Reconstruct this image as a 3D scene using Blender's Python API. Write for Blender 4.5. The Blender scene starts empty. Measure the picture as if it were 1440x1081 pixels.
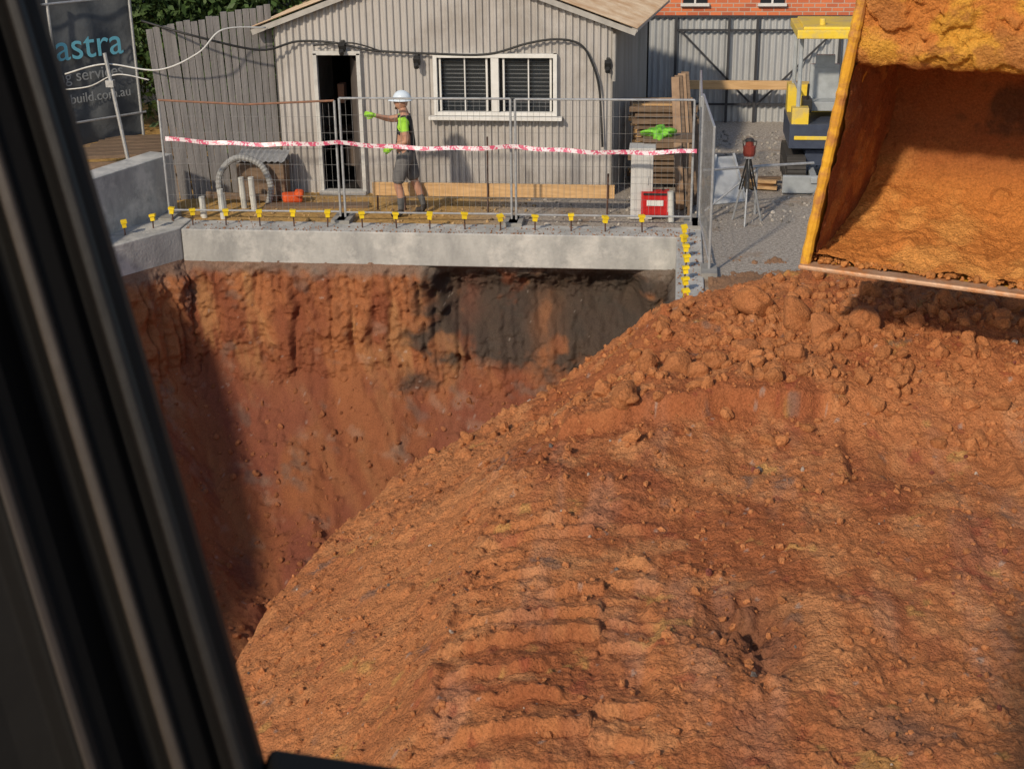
import bpy, math, random, bmesh
import numpy as np
from mathutils import Vector, Matrix, Euler
random.seed(7); rng=np.random.default_rng(11)
S=bpy.context.scene
# ------------------------------------------------------------------ noise
def hsh(ix,iy,seed):
    h=(ix.astype(np.int64)*374761393+iy.astype(np.int64)*668265263+seed*982451653)&0xffffffff
    h=((h^(h>>13))*1274126177)&0xffffffff
    h=((h^(h>>16))*2246822519)&0xffffffff
    h=h^(h>>15)
    return (h&0xffffff)/float(0x1000000)
def vn(x,y,seed=0):
    ix=np.floor(x);iy=np.floor(y);fx=x-ix;fy=y-iy
    fx=fx*fx*fx*(fx*(fx*6-15)+10);fy=fy*fy*fy*(fy*(fy*6-15)+10)
    a=hsh(ix,iy,seed);b=hsh(ix+1,iy,seed);c=hsh(ix,iy+1,seed);d=hsh(ix+1,iy+1,seed)
    return (a+(b-a)*fx+(c-a)*fy+(a-b-c+d)*fx*fy)*2-1
def fbm(x,y,sc,octv=4,seed=0,gain=.5):
    r=0;amp=1;t=0
    for i in range(octv):
        ca,sa=math.cos(.6+i*1.1),math.sin(.6+i*1.1)
        r=r+amp*vn((x*ca-y*sa)/sc+17.3*i,(x*sa+y*ca)/sc-9.1*i,seed+i);t+=amp;amp*=gain;sc/=2.03
    return r/t*1.5
def lump(x,y,cell,prob,seed,rmin=.15,rmax=.5):
    gx=x/cell;gy=y/cell;ix=np.floor(gx);iy=np.floor(gy);out=np.zeros_like(gx)
    for dx in(-1,0,1):
        for dy in(-1,0,1):
            cx=ix+dx;cy=iy+dy
            px=cx+hsh(cx,cy,seed);py=cy+hsh(cx,cy,seed+1)
            r=rmin+(rmax-rmin)*hsh(cx,cy,seed+2)**2
            r=np.where(hsh(cx,cy,seed+3)<prob,r,0)
            d2=(gx-px)**2+(gy-py)**2
            out=np.maximum(out,np.sqrt(np.maximum(0,r*r-d2)))
    return out*cell
def ss(a,b,x):
    t=np.clip((x-a)/(b-a),0,1);return t*t*(3-2*t)
# ------------------------------------------------------------------ materials
def newmat(name):
    m=bpy.data.materials.new(name);m.use_nodes=True
    nt=m.node_tree;return m,nt,nt.nodes["Principled BSDF"]
def nmat(name,c1,c2=None,scale=6,rough=.8,bump=.1,bscale=40,metal=0,detail=6,stretch=(1,1,1),dirt=None,dscale=3,spec=.3,dist=.02):
    m,nt,b=newmat(name);N=nt.nodes;L=nt.links
    if c2 is None:c2=tuple(c*.75 for c in c1)
    tc=N.new('ShaderNodeTexCoord');mp=N.new('ShaderNodeMapping');mp.inputs['Scale'].default_value=stretch
    L.new(tc.outputs['Object'],mp.inputs[0])
    n=N.new('ShaderNodeTexNoise');n.inputs['Scale'].default_value=scale;n.inputs['Detail'].default_value=detail;n.inputs['Roughness'].default_value=.65
    L.new(mp.outputs[0],n.inputs[0])
    r=N.new('ShaderNodeValToRGB');r.color_ramp.elements[0].position=.35;r.color_ramp.elements[1].position=.65
    r.color_ramp.elements[0].color=(*c2,1);r.color_ramp.elements[1].color=(*c1,1)
    L.new(n.outputs[0],r.inputs[0]);col=r.outputs[0]
    if dirt:
        n2=N.new('ShaderNodeTexNoise');n2.inputs['Scale'].default_value=dscale;n2.inputs['Detail'].default_value=8;n2.inputs['Roughness'].default_value=.7
        L.new(tc.outputs['Object'],n2.inputs[0])
        r2=N.new('ShaderNodeValToRGB');r2.color_ramp.elements[0].position=.48;r2.color_ramp.elements[1].position=.62
        r2.color_ramp.elements[0].color=(0,0,0,1);r2.color_ramp.elements[1].color=(1,1,1,1)
        L.new(n2.outputs[0],r2.inputs[0])
        mx=N.new('ShaderNodeMixRGB');mx.inputs[2].default_value=(*dirt,1)
        L.new(r2.outputs[0],mx.inputs[0]);L.new(col,mx.inputs[1]);col=mx.outputs[0]
    L.new(col,b.inputs['Base Color'])
    b.inputs['Roughness'].default_value=rough;b.inputs['Metallic'].default_value=metal
    b.inputs['Specular IOR Level'].default_value=spec
    if bump:
        n3=N.new('ShaderNodeTexNoise');n3.inputs['Scale'].default_value=bscale;n3.inputs['Detail'].default_value=5
        L.new(tc.outputs['Object'],n3.inputs[0])
        bp=N.new('ShaderNodeBump');bp.inputs['Strength'].default_value=bump;bp.inputs['Distance'].default_value=dist
        L.new(n3.outputs[0],bp.inputs['Height']);L.new(bp.outputs[0],b.inputs['Normal'])
    return m
def soilmat(name):
    m,nt,b=newmat(name);N=nt.nodes;L=nt.links
    at=N.new('ShaderNodeAttribute');at.attribute_name='Col'
    tc=N.new('ShaderNodeTexCoord')
    n=N.new('ShaderNodeTexNoise');n.inputs['Scale'].default_value=60;n.inputs['Detail'].default_value=5;n.inputs['Roughness'].default_value=.8
    L.new(tc.outputs['Object'],n.inputs[0])
    r=N.new('ShaderNodeMapRange');r.inputs['From Min'].default_value=.3;r.inputs['From Max'].default_value=.7;r.inputs['To Min'].default_value=.66;r.inputs['To Max'].default_value=1.34
    L.new(n.outputs[0],r.inputs[0])
    mx=N.new('ShaderNodeVectorMath');mx.operation='SCALE';L.new(at.outputs['Color'],mx.inputs[0]);L.new(r.outputs[0],mx.inputs['Scale'])
    L.new(mx.outputs[0],b.inputs['Base Color']);b.inputs['Roughness'].default_value=.97;b.inputs['Specular IOR Level'].default_value=.06
    vo=N.new('ShaderNodeTexVoronoi');vo.inputs['Scale'].default_value=62;L.new(tc.outputs['Object'],vo.inputs['Vector'])
    n3=N.new('ShaderNodeTexNoise');n3.inputs['Scale'].default_value=90;n3.inputs['Detail'].default_value=4;n3.inputs['Roughness'].default_value=.75
    L.new(tc.outputs['Object'],n3.inputs[0])
    b1=N.new('ShaderNodeBump');b1.inputs['Strength'].default_value=.55;b1.inputs['Distance'].default_value=.012;b1.invert=True
    L.new(vo.outputs['Distance'],b1.inputs['Height'])
    bp=N.new('ShaderNodeBump');bp.inputs['Strength'].default_value=.75;bp.inputs['Distance'].default_value=.02
    L.new(n3.outputs[0],bp.inputs['Height']);L.new(b1.outputs[0],bp.inputs['Normal']);L.new(bp.outputs[0],b.inputs['Normal'])
    return m
# ------------------------------------------------------------------ mesh builder
class MB:
    def __init__(s): s.v=[];s.f=[];s.m=[]
    def add(s,vs,fs,mi=0):
        o=len(s.v);s.v.extend([tuple(v) for v in vs]);s.f.extend([tuple(i+o for i in f) for f in fs]);s.m.extend([mi]*len(fs))
    def box(s,c,d,mi=0,rot=None):
        c=Vector(c);vs=[]
        for x in(-.5,.5):
            for y in(-.5,.5):
                for z in(-.5,.5):
                    p=Vector((x*d[0],y*d[1],z*d[2]))
                    if rot is not None:p=rot@p
                    vs.append(c+p)
        s.add(vs,[(0,1,3,2),(4,6,7,5),(0,4,5,1),(2,3,7,6),(0,2,6,4),(1,5,7,3)],mi)
    def beam(s,p1,p2,w,h,mi=0):
        p1=Vector(p1);p2=Vector(p2);d=p2-p1;q=d.to_track_quat('X','Z').to_matrix()
        s.box((p1+p2)/2,(d.length,w,h),mi,q)
    def tube(s,pts,r,mi=0,n=6,cap=True):
        pts=[Vector(p) for p in pts];rr=r if isinstance(r,(list,tuple)) else [r]*len(pts);vs=[];ref=None
        for i,p in enumerate(pts):
            t=(pts[min(i+1,len(pts)-1)]-pts[max(i-1,0)]).normalized()
            if ref is None: ref=Vector((0,0,1)) if abs(t.z)<.9 else Vector((1,0,0))
            a=t.cross(ref).normalized();b=a.cross(t);ref=b
            for k in range(n):
                g=2*math.pi*(k+.5)/n;vs.append(p+a*(math.cos(g)*rr[i])+b*(math.sin(g)*rr[i]))
        fs=[]
        for i in range(len(pts)-1):
            for k in range(n):
                k2=(k+1)%n;fs.append((i*n+k,i*n+k2,(i+1)*n+k2,(i+1)*n+k))
        if cap: fs.append(tuple(range(n-1,-1,-1)));fs.append(tuple((len(pts)-1)*n+k for k in range(n)))
        s.add(vs,fs,mi)
    def obj(s,name,mats,parent=None,bevel=0,smooth=False):
        me=bpy.data.meshes.new(name);me.from_pydata(s.v,[],s.f);me.update()
        for m in mats: me.materials.append(m)
        me.polygons.foreach_set('material_index',s.m)
        if smooth: me.polygons.foreach_set('use_smooth',[True]*len(s.f))
        o=bpy.data.objects.new(name,me);S.collection.objects.link(o)
        if bevel:
            b=o.modifiers.new('b','BEVEL');b.width=bevel;b.segments=2;b.limit_method='ANGLE'
        if parent: par(o,parent)
        return o
def group(name,loc=(0,0,0)):
    e=bpy.data.objects.new(name,None);e.location=loc;e.empty_display_size=.3;S.collection.objects.link(e);return e
def par(o,p):
    o.parent=p;o.matrix_parent_inverse=Matrix.Translation(-Vector(p.location))
def npmesh(name,V,Fq,col=None,mat=None,smooth=True,parent=None):
    me=bpy.data.meshes.new(name);nv=len(V);nf=len(Fq);k=Fq.shape[1]
    me.vertices.add(nv);me.vertices.foreach_set('co',V.astype(np.float32).ravel())
    me.loops.add(nf*k);me.loops.foreach_set('vertex_index',Fq.astype(np.int32).ravel())
    me.polygons.add(nf);me.polygons.foreach_set('loop_start',np.arange(0,nf*k,k,dtype=np.int32))
    me.polygons.foreach_set('loop_total',np.full(nf,k,dtype=np.int32))
    me.polygons.foreach_set('use_smooth',np.full(nf,smooth))
    me.update(calc_edges=True);me.validate()
    if col is not None:
        a=me.color_attributes.new('Col','FLOAT_COLOR','POINT')
        a.data.foreach_set('color',np.concatenate([col,np.ones((nv,1))],1).astype(np.float32).ravel())
    if mat: me.materials.append(mat)
    o=bpy.data.objects.new(name,me);S.collection.objects.link(o)
    if parent: par(o,parent)
    return o
def gridfaces(nx,ny):
    i=np.arange(nx*ny).reshape(ny,nx)
    return np.stack([i[:-1,:-1].ravel(),i[:-1,1:].ravel(),i[1:,1:].ravel(),i[1:,:-1].ravel()],1)
def mixc(c,new,w): return c*(1-w[...,None])+np.array(new)*w[...,None]
def tone(c,des=.05,g=.95):
    l=(c@np.array((.3,.6,.1)))[...,None];return (c*(1-des)+l*des)*g
soilM=soilmat('soil')
# ------------------------------------------------------------------ soil mound
nearX=[-2.6,-2.3,-1.9,-1.3,-.95,-.6,0,3,9,10.5,14];nearZ=[.75,.95,1.15,1.52,1.82,1.92,1.95,2.0,1.9,1.0,-.3]
farX=[-2.6,-2.3,-1.9,-1.3,-.85,-.45,-.1,.6,1.3,2.2,3,4,6,10];farZ=[.65,.85,1.07,1.29,1.48,1.76,2.0,2.17,2.32,2.28,2.04,1.66,.9,-.3]
ycX=[-2.6,-2.3,-1.9,-1.3,-.5,.5,1.3,3,5,9];ycY=[7.2,8,9,9.5,10,10.3,10.6,10.3,9.8,9.3]
def mound(X,Y):
    wob=fbm(X,Y,1.3,3,5)*.25
    w=ss(7.7,9.4,Y+wob)
    T=np.interp(X,nearX,nearZ)*(1-w)+np.interp(X,farX,farZ)*w
    d=np.maximum(0,Y+wob*.6-np.interp(X,ycX,ycY));T=T-.85*(np.sqrt(d*d+.04)-.2)
    d=np.maximum(0,-2.45-X+fbm(X,Y,.5,3,9)*.06);T=T-2.0*d
    sp=.34*np.exp(-(((X-1.15)/.7)**2+((Y-16.2)/1.3)**2))-.03+fbm(X,Y,.4,3,71)*.03
    T=np.where(X>.5,np.maximum(T,sp),T)
    T=T+.12*ss(8.15,8.20,Y+fbm(X,Y,.25,4,31)*.05)*ss(-.7,-.6,X)*(1-ss(.95,1.15,X))*(1-ss(8.3,9.2,Y))
    T=T-.09*ss(7.35,7.38,Y+fbm(X,Y,.3,4,33)*.04)*ss(1.0,1.1,X)*(1-ss(2.3,2.6,X))*(1-ss(7.6,8.3,Y))
    T=T+.08*(1-ss(7.75,7.78,Y+fbm(X,Y,.3,4,34)*.04))*ss(1.9,2.0,X)*ss(7.2,7.7,Y)
    trk=ss(-1.0,-.93,X+fbm(X,Y,.2,3,41)*.05)*(1-ss(-.06,0.0,X+fbm(X,Y,.2,3,43)*.05))*ss(4.0,4.2,Y)*(1-ss(6.9,7.5,Y+fbm(X,Y,.4,2,42)*.3))
    drag=ss(.0,.15,X)*ss(5.4,6.2,Y+wob)*(1-ss(7.9,8.3,Y))
    rough=1-.4*trk-.35*drag
    pile=ss(7.9,8.6,Y)
    T=T+fbm(X,Y,.9,4,1)*.06*(1-.5*trk)+fbm(X,Y,.22,5,2,.6)*.028*rough
    m1=ss(-.1,.5,fbm(X,Y,.5,3,51))
    T=T+lump(X,Y,.16,.28,61,.1,.42)*rough*(.35+.6*pile)*ss(-.3,.3,fbm(X,Y,.7,2,55))
    T=T+lump(X,Y,.07,.55,65,.12,.46)*rough*(.3+.75*m1)*.9
    T=T+lump(X+.013,Y*1.1,.036,.8,69,.15,.5)*(.45+.55*rough)*.9
    T=T+fbm(X,Y,.05,3,3,.65)*.010
    ph=np.where(X<-.27,Y/.215,Y/.215+.45)+fbm(X,Y,.3,4,45)*.16+fbm(X,Y,1.6,2,46)*.25
    fr=ph-np.floor(ph);bar=.35+.65*hsh(np.floor(ph),np.floor(ph)*0+np.where(X<-.27,1,2),91)
    prof=np.interp(fr,[0,.08,.3,.8,.95,1],[0,1,.7,.2,0,0])
    keep=.1+.9*ss(-.35,.25,fbm(X,Y,.33,5,48,.6))
    T=T+trk*(-.035+.068*prof*keep*bar)
    T=T+drag*(vn(X/.05,Y/1.2,77)*.008+vn(X/.15,Y/2.0,79)*.012)
    g=np.exp(-(((X-.42)/.2)**2+((Y-5.75)/.3)**2));T=T-.13*g*(1+fbm(X,Y,.1,3,78)*.6)
    T=T-.05*np.exp(-(((X-.95)/.06)**2+((Y-8.3)/.5)**2))
    return T
def moundcol(X,Y,Z):
    c=np.zeros(X.shape+(3,))+np.array((.51,.188,.066))
    c=mixc(c,(.39,.125,.045),ss(-.3,.6,fbm(X,Y,.5,5,101)))
    c=mixc(c,(.60,.26,.10),.75*ss(.1,.7,fbm(X,Y,.25,5,103)))
    slope=1-ss(-1.15,-.9,X)
    c=mixc(c,(.54,.215,.078),.5*slope)
    plat=ss(-1.1,-.9,X)*(1-ss(7.9,8.5,Y))
    st=fbm(X,Y*.25,.18,5,105)
    c=mixc(c,(.52,.29,.19),.3*plat*ss(.2,.9,st))
    c=mixc(c,(.31,.09,.042),.5*plat*ss(.1,.9,fbm(X,Y*.4,.2,5,107)))
    c=mixc(c,(.56,.33,.09),.5*ss(.75,.95,fbm(X,Y,.2,5,109)))
    c=mixc(c,(.33,.07,.04),.5*ss(.65,.95,fbm(X,Y,.13,5,111)))
    c=mixc(c,(.20,.14,.11),.6*ss(.75,1.0,fbm(X,Y,.2,5,113))*ss(4.0,4.5,Y))
    g=np.exp(-(((X-.42)/.25)**2+((Y-5.75)/.35)**2));c=mixc(c,(.17,.07,.04),.75*g)
    g=np.exp(-(((X-1.0)/.18)**2+((Y-5.0)/.15)**2));c=mixc(c,(.15,.11,.09),.55*g)
    gr=.86+.28*hsh(np.floor(X/.031),np.floor(Y/.031),119)
    c=c*(1+.5*(ss(0,.006,lump(X+.013,Y*1.1,.036,.8,69,.15,.5))[...,None]*(gr[...,None]-1)))
    sp=lump(X,Y,.09,.08,121,.08,.2)>0;c[sp]=c[sp]*.5+np.array((.6,.5,.42))*.35
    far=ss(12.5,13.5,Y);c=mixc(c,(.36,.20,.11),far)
    return tone(c)
def axis(segs):
    out=[segs[0][0]]
    for a,b,st0,st1 in segs:
        x=a
        while x<b-1e-6:
            t=(x-a)/(b-a);x+=st0+(st1-st0)*t;out.append(min(x,b))
    return np.unique(np.round(np.array(out),5))
ax=axis([(-6,-2.7,.06,.04),(-2.7,-1.0,.013,.010),(-1.0,2.2,.010,.012),(2.2,4.2,.016,.04),(4.2,14,.1,.3)])
ay=axis([(-6,3.9,.3,.05),(3.9,11,.009,.018),(11,18.6,.05,.06)])
X,Y=np.meshgrid(ax,ay);Z=mound(X,Y)
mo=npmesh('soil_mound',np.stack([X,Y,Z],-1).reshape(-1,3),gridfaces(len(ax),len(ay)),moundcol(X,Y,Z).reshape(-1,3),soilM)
def ico(sub):
    bm=bmesh.new();bmesh.ops.create_icosphere(bm,subdivisions=sub,radius=1)
    v=np.array([x.co[:] for x in bm.verts]);f=np.array([[q.index for q in x.verts] for x in bm.faces]);bm.free();return v,f
ICO={k:ico(k) for k in(1,2,4)}
def clods(name,P,Rr,cols,sub,parent,rough=.25,seed=0):
    v0,f0=ICO[sub];VV=[];FF=[];CC=[];o=0
    for i,(p,r) in enumerate(zip(P,Rr)):
        q=np.array(Euler((random.random()*6,random.random()*6,random.random()*6)).to_matrix())
        v=v0*np.array((1,random.uniform(.6,1),random.uniform(.5,.9)))
        s=random.random()*50
        n=fbm(v0[:,0]*1.0+s,v0[:,1]+v0[:,2]*.7+s,1.1,2 if sub<3 else 5,seed+200)
        n2=fbm(v0[:,2]+s,v0[:,0]-v0[:,1]*.6+s,.8,2 if sub<3 else 5,seed+210)
        v=v*(1+rough*(n+n2))[:,None]
        if sub>=2:
            for kk in range(6):
                d=np.random.default_rng(i*9+kk).normal(size=3);d/=np.linalg.norm(d);h=v@d;v=v-np.outer(np.maximum(0,h-.62),d)*.9
        v=(v@q.T)*r+np.array(p)
        VV.append(v);FF.append(f0+o);o+=len(v);CC.append(np.tile(cols[i],(len(v),1)))
    return npmesh(name,np.concatenate(VV),np.concatenate(FF),tone(np.concatenate(CC)),soilM,smooth=(sub==4),parent=parent)
big=[(.62,9.75,.17),(.9,9.45,.17),(1.05,9.2,.13),(1.3,9.15,.12),(.52,8.85,.12),(.08,8.75,.12),(-.12,8.8,.09),(.2,8.55,.085),(-.24,8.25,.13),(.95,9.9,.1),(.32,8.7,.09),(1.2,8.85,.08),(-1.35,5.25,.06),(.3,9.2,.07),(1.5,9.4,.07),(.8,8.6,.09),(1.65,9.2,.08),(.0,9.4,.07),(-.4,8.7,.07),(1.9,9.6,.1),(2.2,9.3,.08),(1.4,9.8,.09),(2.4,9.8,.1),(1.75,8.8,.07)]
bp=np.array([(b[0],b[1]) for b in big]);bz=mound(bp[:,0],bp[:,1])
clods('large_clods',[(b[0],b[1],z+b[2]*.3) for b,z in zip(big,bz)],[b[2] for b in big],[np.array((.49,.185,.066))*random.uniform(.9,1.12) for b in big],4,mo,.26)
n=1700;px=[]
while len(px)<n:
    x=random.gauss(1.05,1.0);y=random.gauss(9.2,.65)
    if -2.3<x<3.6 and 7.8<y<10.8: px.append((x,y))
pa=np.array(px);z=mound(pa[:,0],pa[:,1]);rr=.010+.06*rng.random(n)**4
clods('small_clods',np.stack([pa[:,0],pa[:,1],z+rr*.25],1),rr,[np.array((.52,.20,.07))*random.uniform(.85,1.12) for _ in px],2,mo,.25)
n=6500;pa=np.stack([rng.uniform(-2.5,2.6,n),rng.uniform(4.1,10,n)],1)
den=fbm(pa[:,0],pa[:,1],.6,3,301);keep=(den>-.25)&~((pa[:,0]>-.95)&(pa[:,0]<0)&(rng.random(n)<.3));pa=pa[keep];n=len(pa)
z=mound(pa[:,0],pa[:,1]);rr=.005+.022*rng.random(n)**4
cl=[]
for i in range(n):
    t=random.random();b=np.array((.51,.195,.07))*random.uniform(.8,1.18)
    if t<.015:b=np.array((.5,.40,.32))
    elif t<.035:b=np.array((.26,.08,.055))
    elif t<.045:b=np.array((.18,.15,.13))
    cl.append(b)
clods('soil_crumbs',np.stack([pa[:,0],pa[:,1],z+rr*.2],1),rr,cl,1,mo,.25)
# ------------------------------------------------------------------ excavated pit
def xl(Y): return np.interp(Y,[3,17,18.3,19.4],[-8.3,-8.3,-7.75,-7.05])
def pitcol(X,Y,Z):
    u=X+Y*.7
    c=np.zeros(X.shape+(3,))+np.array((.42,.155,.058))
    c=mixc(c,(.26,.078,.038),.85*ss(-.3,.5,fbm(u,Z*.35,.4,5,131)))
    c=mixc(c,(.50,.25,.095),.6*ss(.1,.7,fbm(u,Z*.25,.3,5,133)))
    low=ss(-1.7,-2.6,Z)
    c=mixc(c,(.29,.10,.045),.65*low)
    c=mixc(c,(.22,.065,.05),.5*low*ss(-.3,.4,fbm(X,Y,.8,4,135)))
    c=mixc(c,(.40,.26,.18),.35*ss(.4,.85,fbm(u,Z+Y*.5,.3,5,137)))
    c=mixc(c,(.17,.14,.115),.45*ss(.5,.85,fbm(u,Z+Y*.3,.4,5,139)))
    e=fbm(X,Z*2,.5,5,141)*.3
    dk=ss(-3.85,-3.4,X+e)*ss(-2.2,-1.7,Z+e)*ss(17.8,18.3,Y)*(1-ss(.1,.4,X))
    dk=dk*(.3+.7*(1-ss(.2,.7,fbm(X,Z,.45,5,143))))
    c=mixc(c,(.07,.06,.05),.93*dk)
    bl=np.exp(-(((X+1.75)/.2)**2+((Z+1.25)/.3)**2))*(.5+.5*ss(-.3,.3,fbm(X,Z,.2,4,144)));c=mixc(c,(.36,.15,.065),.7*bl)
    bl=np.exp(-(((X+2.9)/.2)**2+((Z+.95)/.4)**2))*(.5+.5*ss(-.3,.3,fbm(X,Z,.2,4,146)));c=mixc(c,(.22,.085,.055),.6*bl)
    top=ss(-.66,-.52,Z+fbm(u,Z,.15,3,147)*.05);c=mixc(c,(.24,.19,.15),.7*top)
    sp=lump(u,Z+Y*.5,.11,.06,145,.08,.2)>0;c[sp]=c[sp]*.55+np.array((.5,.42,.36))*.4
    return tone(c,.06,.9)
PD=[0,.25,.42,1.0,2.0,3.2,4.5];PZ=[-1.7,-1.85,-2.1,-2.75,-3.7,-4.5,-4.8]
def pitz(X,Y):
    D=np.minimum(np.minimum(X-xl(Y),.25-X),np.minimum(19.4-Y,Y-3))
    D=D+fbm(X,Y,1.1,4,151)*.18*ss(.3,.9,D)
    Z=np.interp(D,PD,PZ)
    return Z+fbm(X,Y,.6,5,153)*.10+lump(X,Y,.3,.35,155,.1,.4)*.45+lump(X,Y,.11,.6,159,.12,.45)*.85+fbm(X,Y,.12,4,163,.65)*.04
bx=axis([(-8.3,0.1,.027,.027)]);by=axis([(3,12,.2,.06),(12,19.42,.027,.027)])
X,Y=np.meshgrid(bx,by);Z=pitz(X,Y)
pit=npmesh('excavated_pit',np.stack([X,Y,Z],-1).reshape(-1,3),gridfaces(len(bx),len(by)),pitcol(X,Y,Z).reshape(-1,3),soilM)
path=[(-8.3,4),(-8.3,17),(-7.75,18.3),(-7.05,19.4),(.12,19.4),(.12,8)]
pts=[];nor=[]
for i in range(len(path)-1):
    a_=np.array(path[i]);b_=np.array(path[i+1]);L_=np.linalg.norm(b_-a_);n_=max(2,int(L_/.018)) if b_[1]>16.5 else int(L_/.08)
    dv=(b_-a_)/L_;nn=np.array((dv[1],-dv[0]))
    for k in range(n_):
        pts.append(a_+(b_-a_)*k/n_);nor.append(nn)
pts=np.array(pts);nor=np.array(nor)
ker=np.ones(9)/9
for k in range(2):
    pad=np.pad(nor[:,k],4,mode='edge');nor[:,k]=np.convolve(pad,ker,'valid')
s=np.concatenate([[0],np.cumsum(np.linalg.norm(np.diff(pts,axis=0),axis=1))])
zz=axis([(-2.45,-.42,.018,.018)])
SS,ZZ=np.meshgrid(s,zz)
off=np.interp(-ZZ,[.42,.6,1.2,1.9,2.45],[.0,.05,.16,.36,.62])
PX=pts[:,0][None,:]+0*ZZ;PY=pts[:,1][None,:]+0*ZZ
cav=ss(-3.5,-3.2,PX+fbm(SS,ZZ,.4,3,170)*.2)*(1-ss(-.6,-.2,PX))*(PY>19)*np.exp(-((ZZ+.92)/.40)**2)
tooth=np.abs(vn((SS+ZZ*.06)/.14+fbm(SS,ZZ,.7,3,171)*.35,ZZ*.5,173))**.7
tm=ss(-2.4,-1.6,ZZ)*(1-.7*cav)*ss(-.5,-.75,ZZ)*(.4+.6*ss(-.4,.2,fbm(SS,ZZ,.9,3,172)))
off=off+.16*(tooth-.4)*tm+fbm(SS,ZZ,.6,5,175,.6)*.10*ss(-.42,-.7,ZZ)+fbm(SS,ZZ,.12,4,177,.65)*.045*ss(-.42,-.55,ZZ)+lump(SS,ZZ,.12,.35,179,.1,.42)*.5-.55*cav
VX=PX+nor[:,0][None,:]*off;VY=PY+nor[:,1][None,:]*off
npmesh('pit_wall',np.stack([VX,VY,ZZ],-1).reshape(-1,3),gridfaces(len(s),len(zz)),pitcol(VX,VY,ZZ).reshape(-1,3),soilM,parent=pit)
n=3000;px=rng.uniform(-7.4,-.5,n);py=rng.uniform(13,18.9,n)
D=np.minimum(px-xl(py),19.4-py);k=D>.5;px=px[k];py=py[k];Zp=pitz(px,py);rr=.010+.055*rng.random(len(px))**4
clods('rubble',np.stack([px,py,Zp+rr*.1],1),rr,[np.array((.36,.135,.058))*random.uniform(.8,1.15) for _ in rr],2,pit,.25)
# ------------------------------------------------------------------ ground
def groundmat():
    m,nt,b=newmat('ground');N=nt.nodes;L=nt.links
    tc=N.new('ShaderNodeTexCoord');sx=N.new('ShaderNodeSeparateXYZ');L.new(tc.outputs['Object'],sx.inputs[0])
    def noise(sc,d=6,r=.65):
        n=N.new('ShaderNodeTexNoise');n.inputs['Scale'].default_value=sc;n.inputs['Detail'].default_value=d;n.inputs['Roughness'].default_value=r;L.new(tc.outputs['Object'],n.inputs[0]);return n.outputs[0]
    def ramp(inp,p0,p1,c0,c1):
        r=N.new('ShaderNodeValToRGB');r.color_ramp.elements[0].position=p0;r.color_ramp.elements[1].position=p1;r.color_ramp.elements[0].color=(*c0,1);r.color_ramp.elements[1].color=(*c1,1);L.new(inp,r.inputs[0]);return r.outputs[0]
    def mix(f,a,b2):
        x=N.new('ShaderNodeMixRGB');L.new(f,x.inputs[0]);L.new(a,x.inputs[1]);L.new(b2,x.inputs[2]);return x.outputs[0]
    def mr(inp,a,b2):
        r=N.new('ShaderNodeMapRange');r.inputs[1].default_value=a;r.inputs[2].default_value=b2;L.new(inp,r.inputs[0]);return r.outputs[0]
    grav=ramp(noise(22,9,.85),.38,.62,(.15,.13,.11),(.56,.50,.43))
    sand=ramp(noise(9,8,.7),.3,.7,(.28,.16,.06),(.62,.40,.15))
    dirt=ramp(noise(7,8,.7),.3,.7,(.16,.11,.075),(.38,.27,.18))
    ad=N.new('ShaderNodeMath');ad.operation='ADD';n1=noise(1.2,5);L.new(sx.outputs[0],ad.inputs[0]);L.new(n1,ad.inputs[1])
    c=mix(mr(ad.outputs[0],-2.8,-1.6),sand,grav)
    c=mix(mr(noise(.9,5),.55,.68),c,dirt)
    L.new(c,b.inputs['Base Color']);b.inputs['Roughness'].default_value=.95;b.inputs['Specular IOR Level'].default_value=.1
    bp=N.new('ShaderNodeBump');bp.inputs['Strength'].default_value=.6;bp.inputs['Distance'].default_value=.03;L.new(noise(30,6,.75),bp.inputs['Height']);L.new(bp.outputs[0],b.inputs['Normal'])
    return m
g=MB()
def quad(x0,y0,x1,y1,z=0): g.add([(x0,y0,z),(x1,y0,z),(x1,y1,z),(x0,y1,z)],[(0,1,2,3)])
quad(-150,19.7,150,200);quad(.3,-100,150,19.7);quad(-150,-100,-8.5,19.7);quad(-8.5,-100,.3,3.0)
g.obj('ground',[groundmat()])
n=4200;px=rng.uniform(-6.8,3.6,n);py=rng.uniform(20.0,27,n);k=~((px>-6.2)&(px<-.7)&(py>21.6));px=px[k];py=py[k];rr=.008+.035*rng.random(len(px))**3
clods('loose_gravel',np.stack([px,py,rr*.2],1),rr,[np.array((.42,.38,.33) if x>-2 else (.46,.31,.15))*random.uniform(.4,1.4) for x in px],1,None,.2)
# ------------------------------------------------------------------ concrete
conc=nmat('concrete',(.46,.455,.43),(.29,.29,.28),scale=2.5,rough=.85,bump=.35,bscale=25,stretch=(1,1,.45),dirt=(.54,.525,.49),dscale=1.7)
def prism(mb,poly,z0,z1,mi=0):
    n=len(poly);vs=[(x,y,z0) for x,y in poly]+[(x,y,z1) for x,y in poly]
    mb.add(vs,[tuple(range(n-1,-1,-1)),tuple(range(n,2*n))]+[(i,(i+1)%n,n+(i+1)%n,n+i) for i in range(n)],mi)
b=MB();b.box((-3.3,19.65,-.215),(7.5,.52,.49));b.box((.275,15.5,-.2),(.35,7.77,.46))
o=b.obj('concrete_capping_beam',[conc],bevel=.015)
b=MB();prism(b,[(-7.06,19.39),(-7.75,18.3),(-8.3,17),(-8.3,3),(-9.3,3),(-8.5,18.2),(-7.55,20.2),(-7.06,19.91)],-.5,.045)
b.obj('concrete_footing_ledge',[conc],bevel=.015)
b=MB();prism(b,[(-7.45,20.45),(-8.22,18.2),(-8.95,3),(-9.35,3),(-8.6,18.3),(-7.85,20.6)],-.5,.9)
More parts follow.
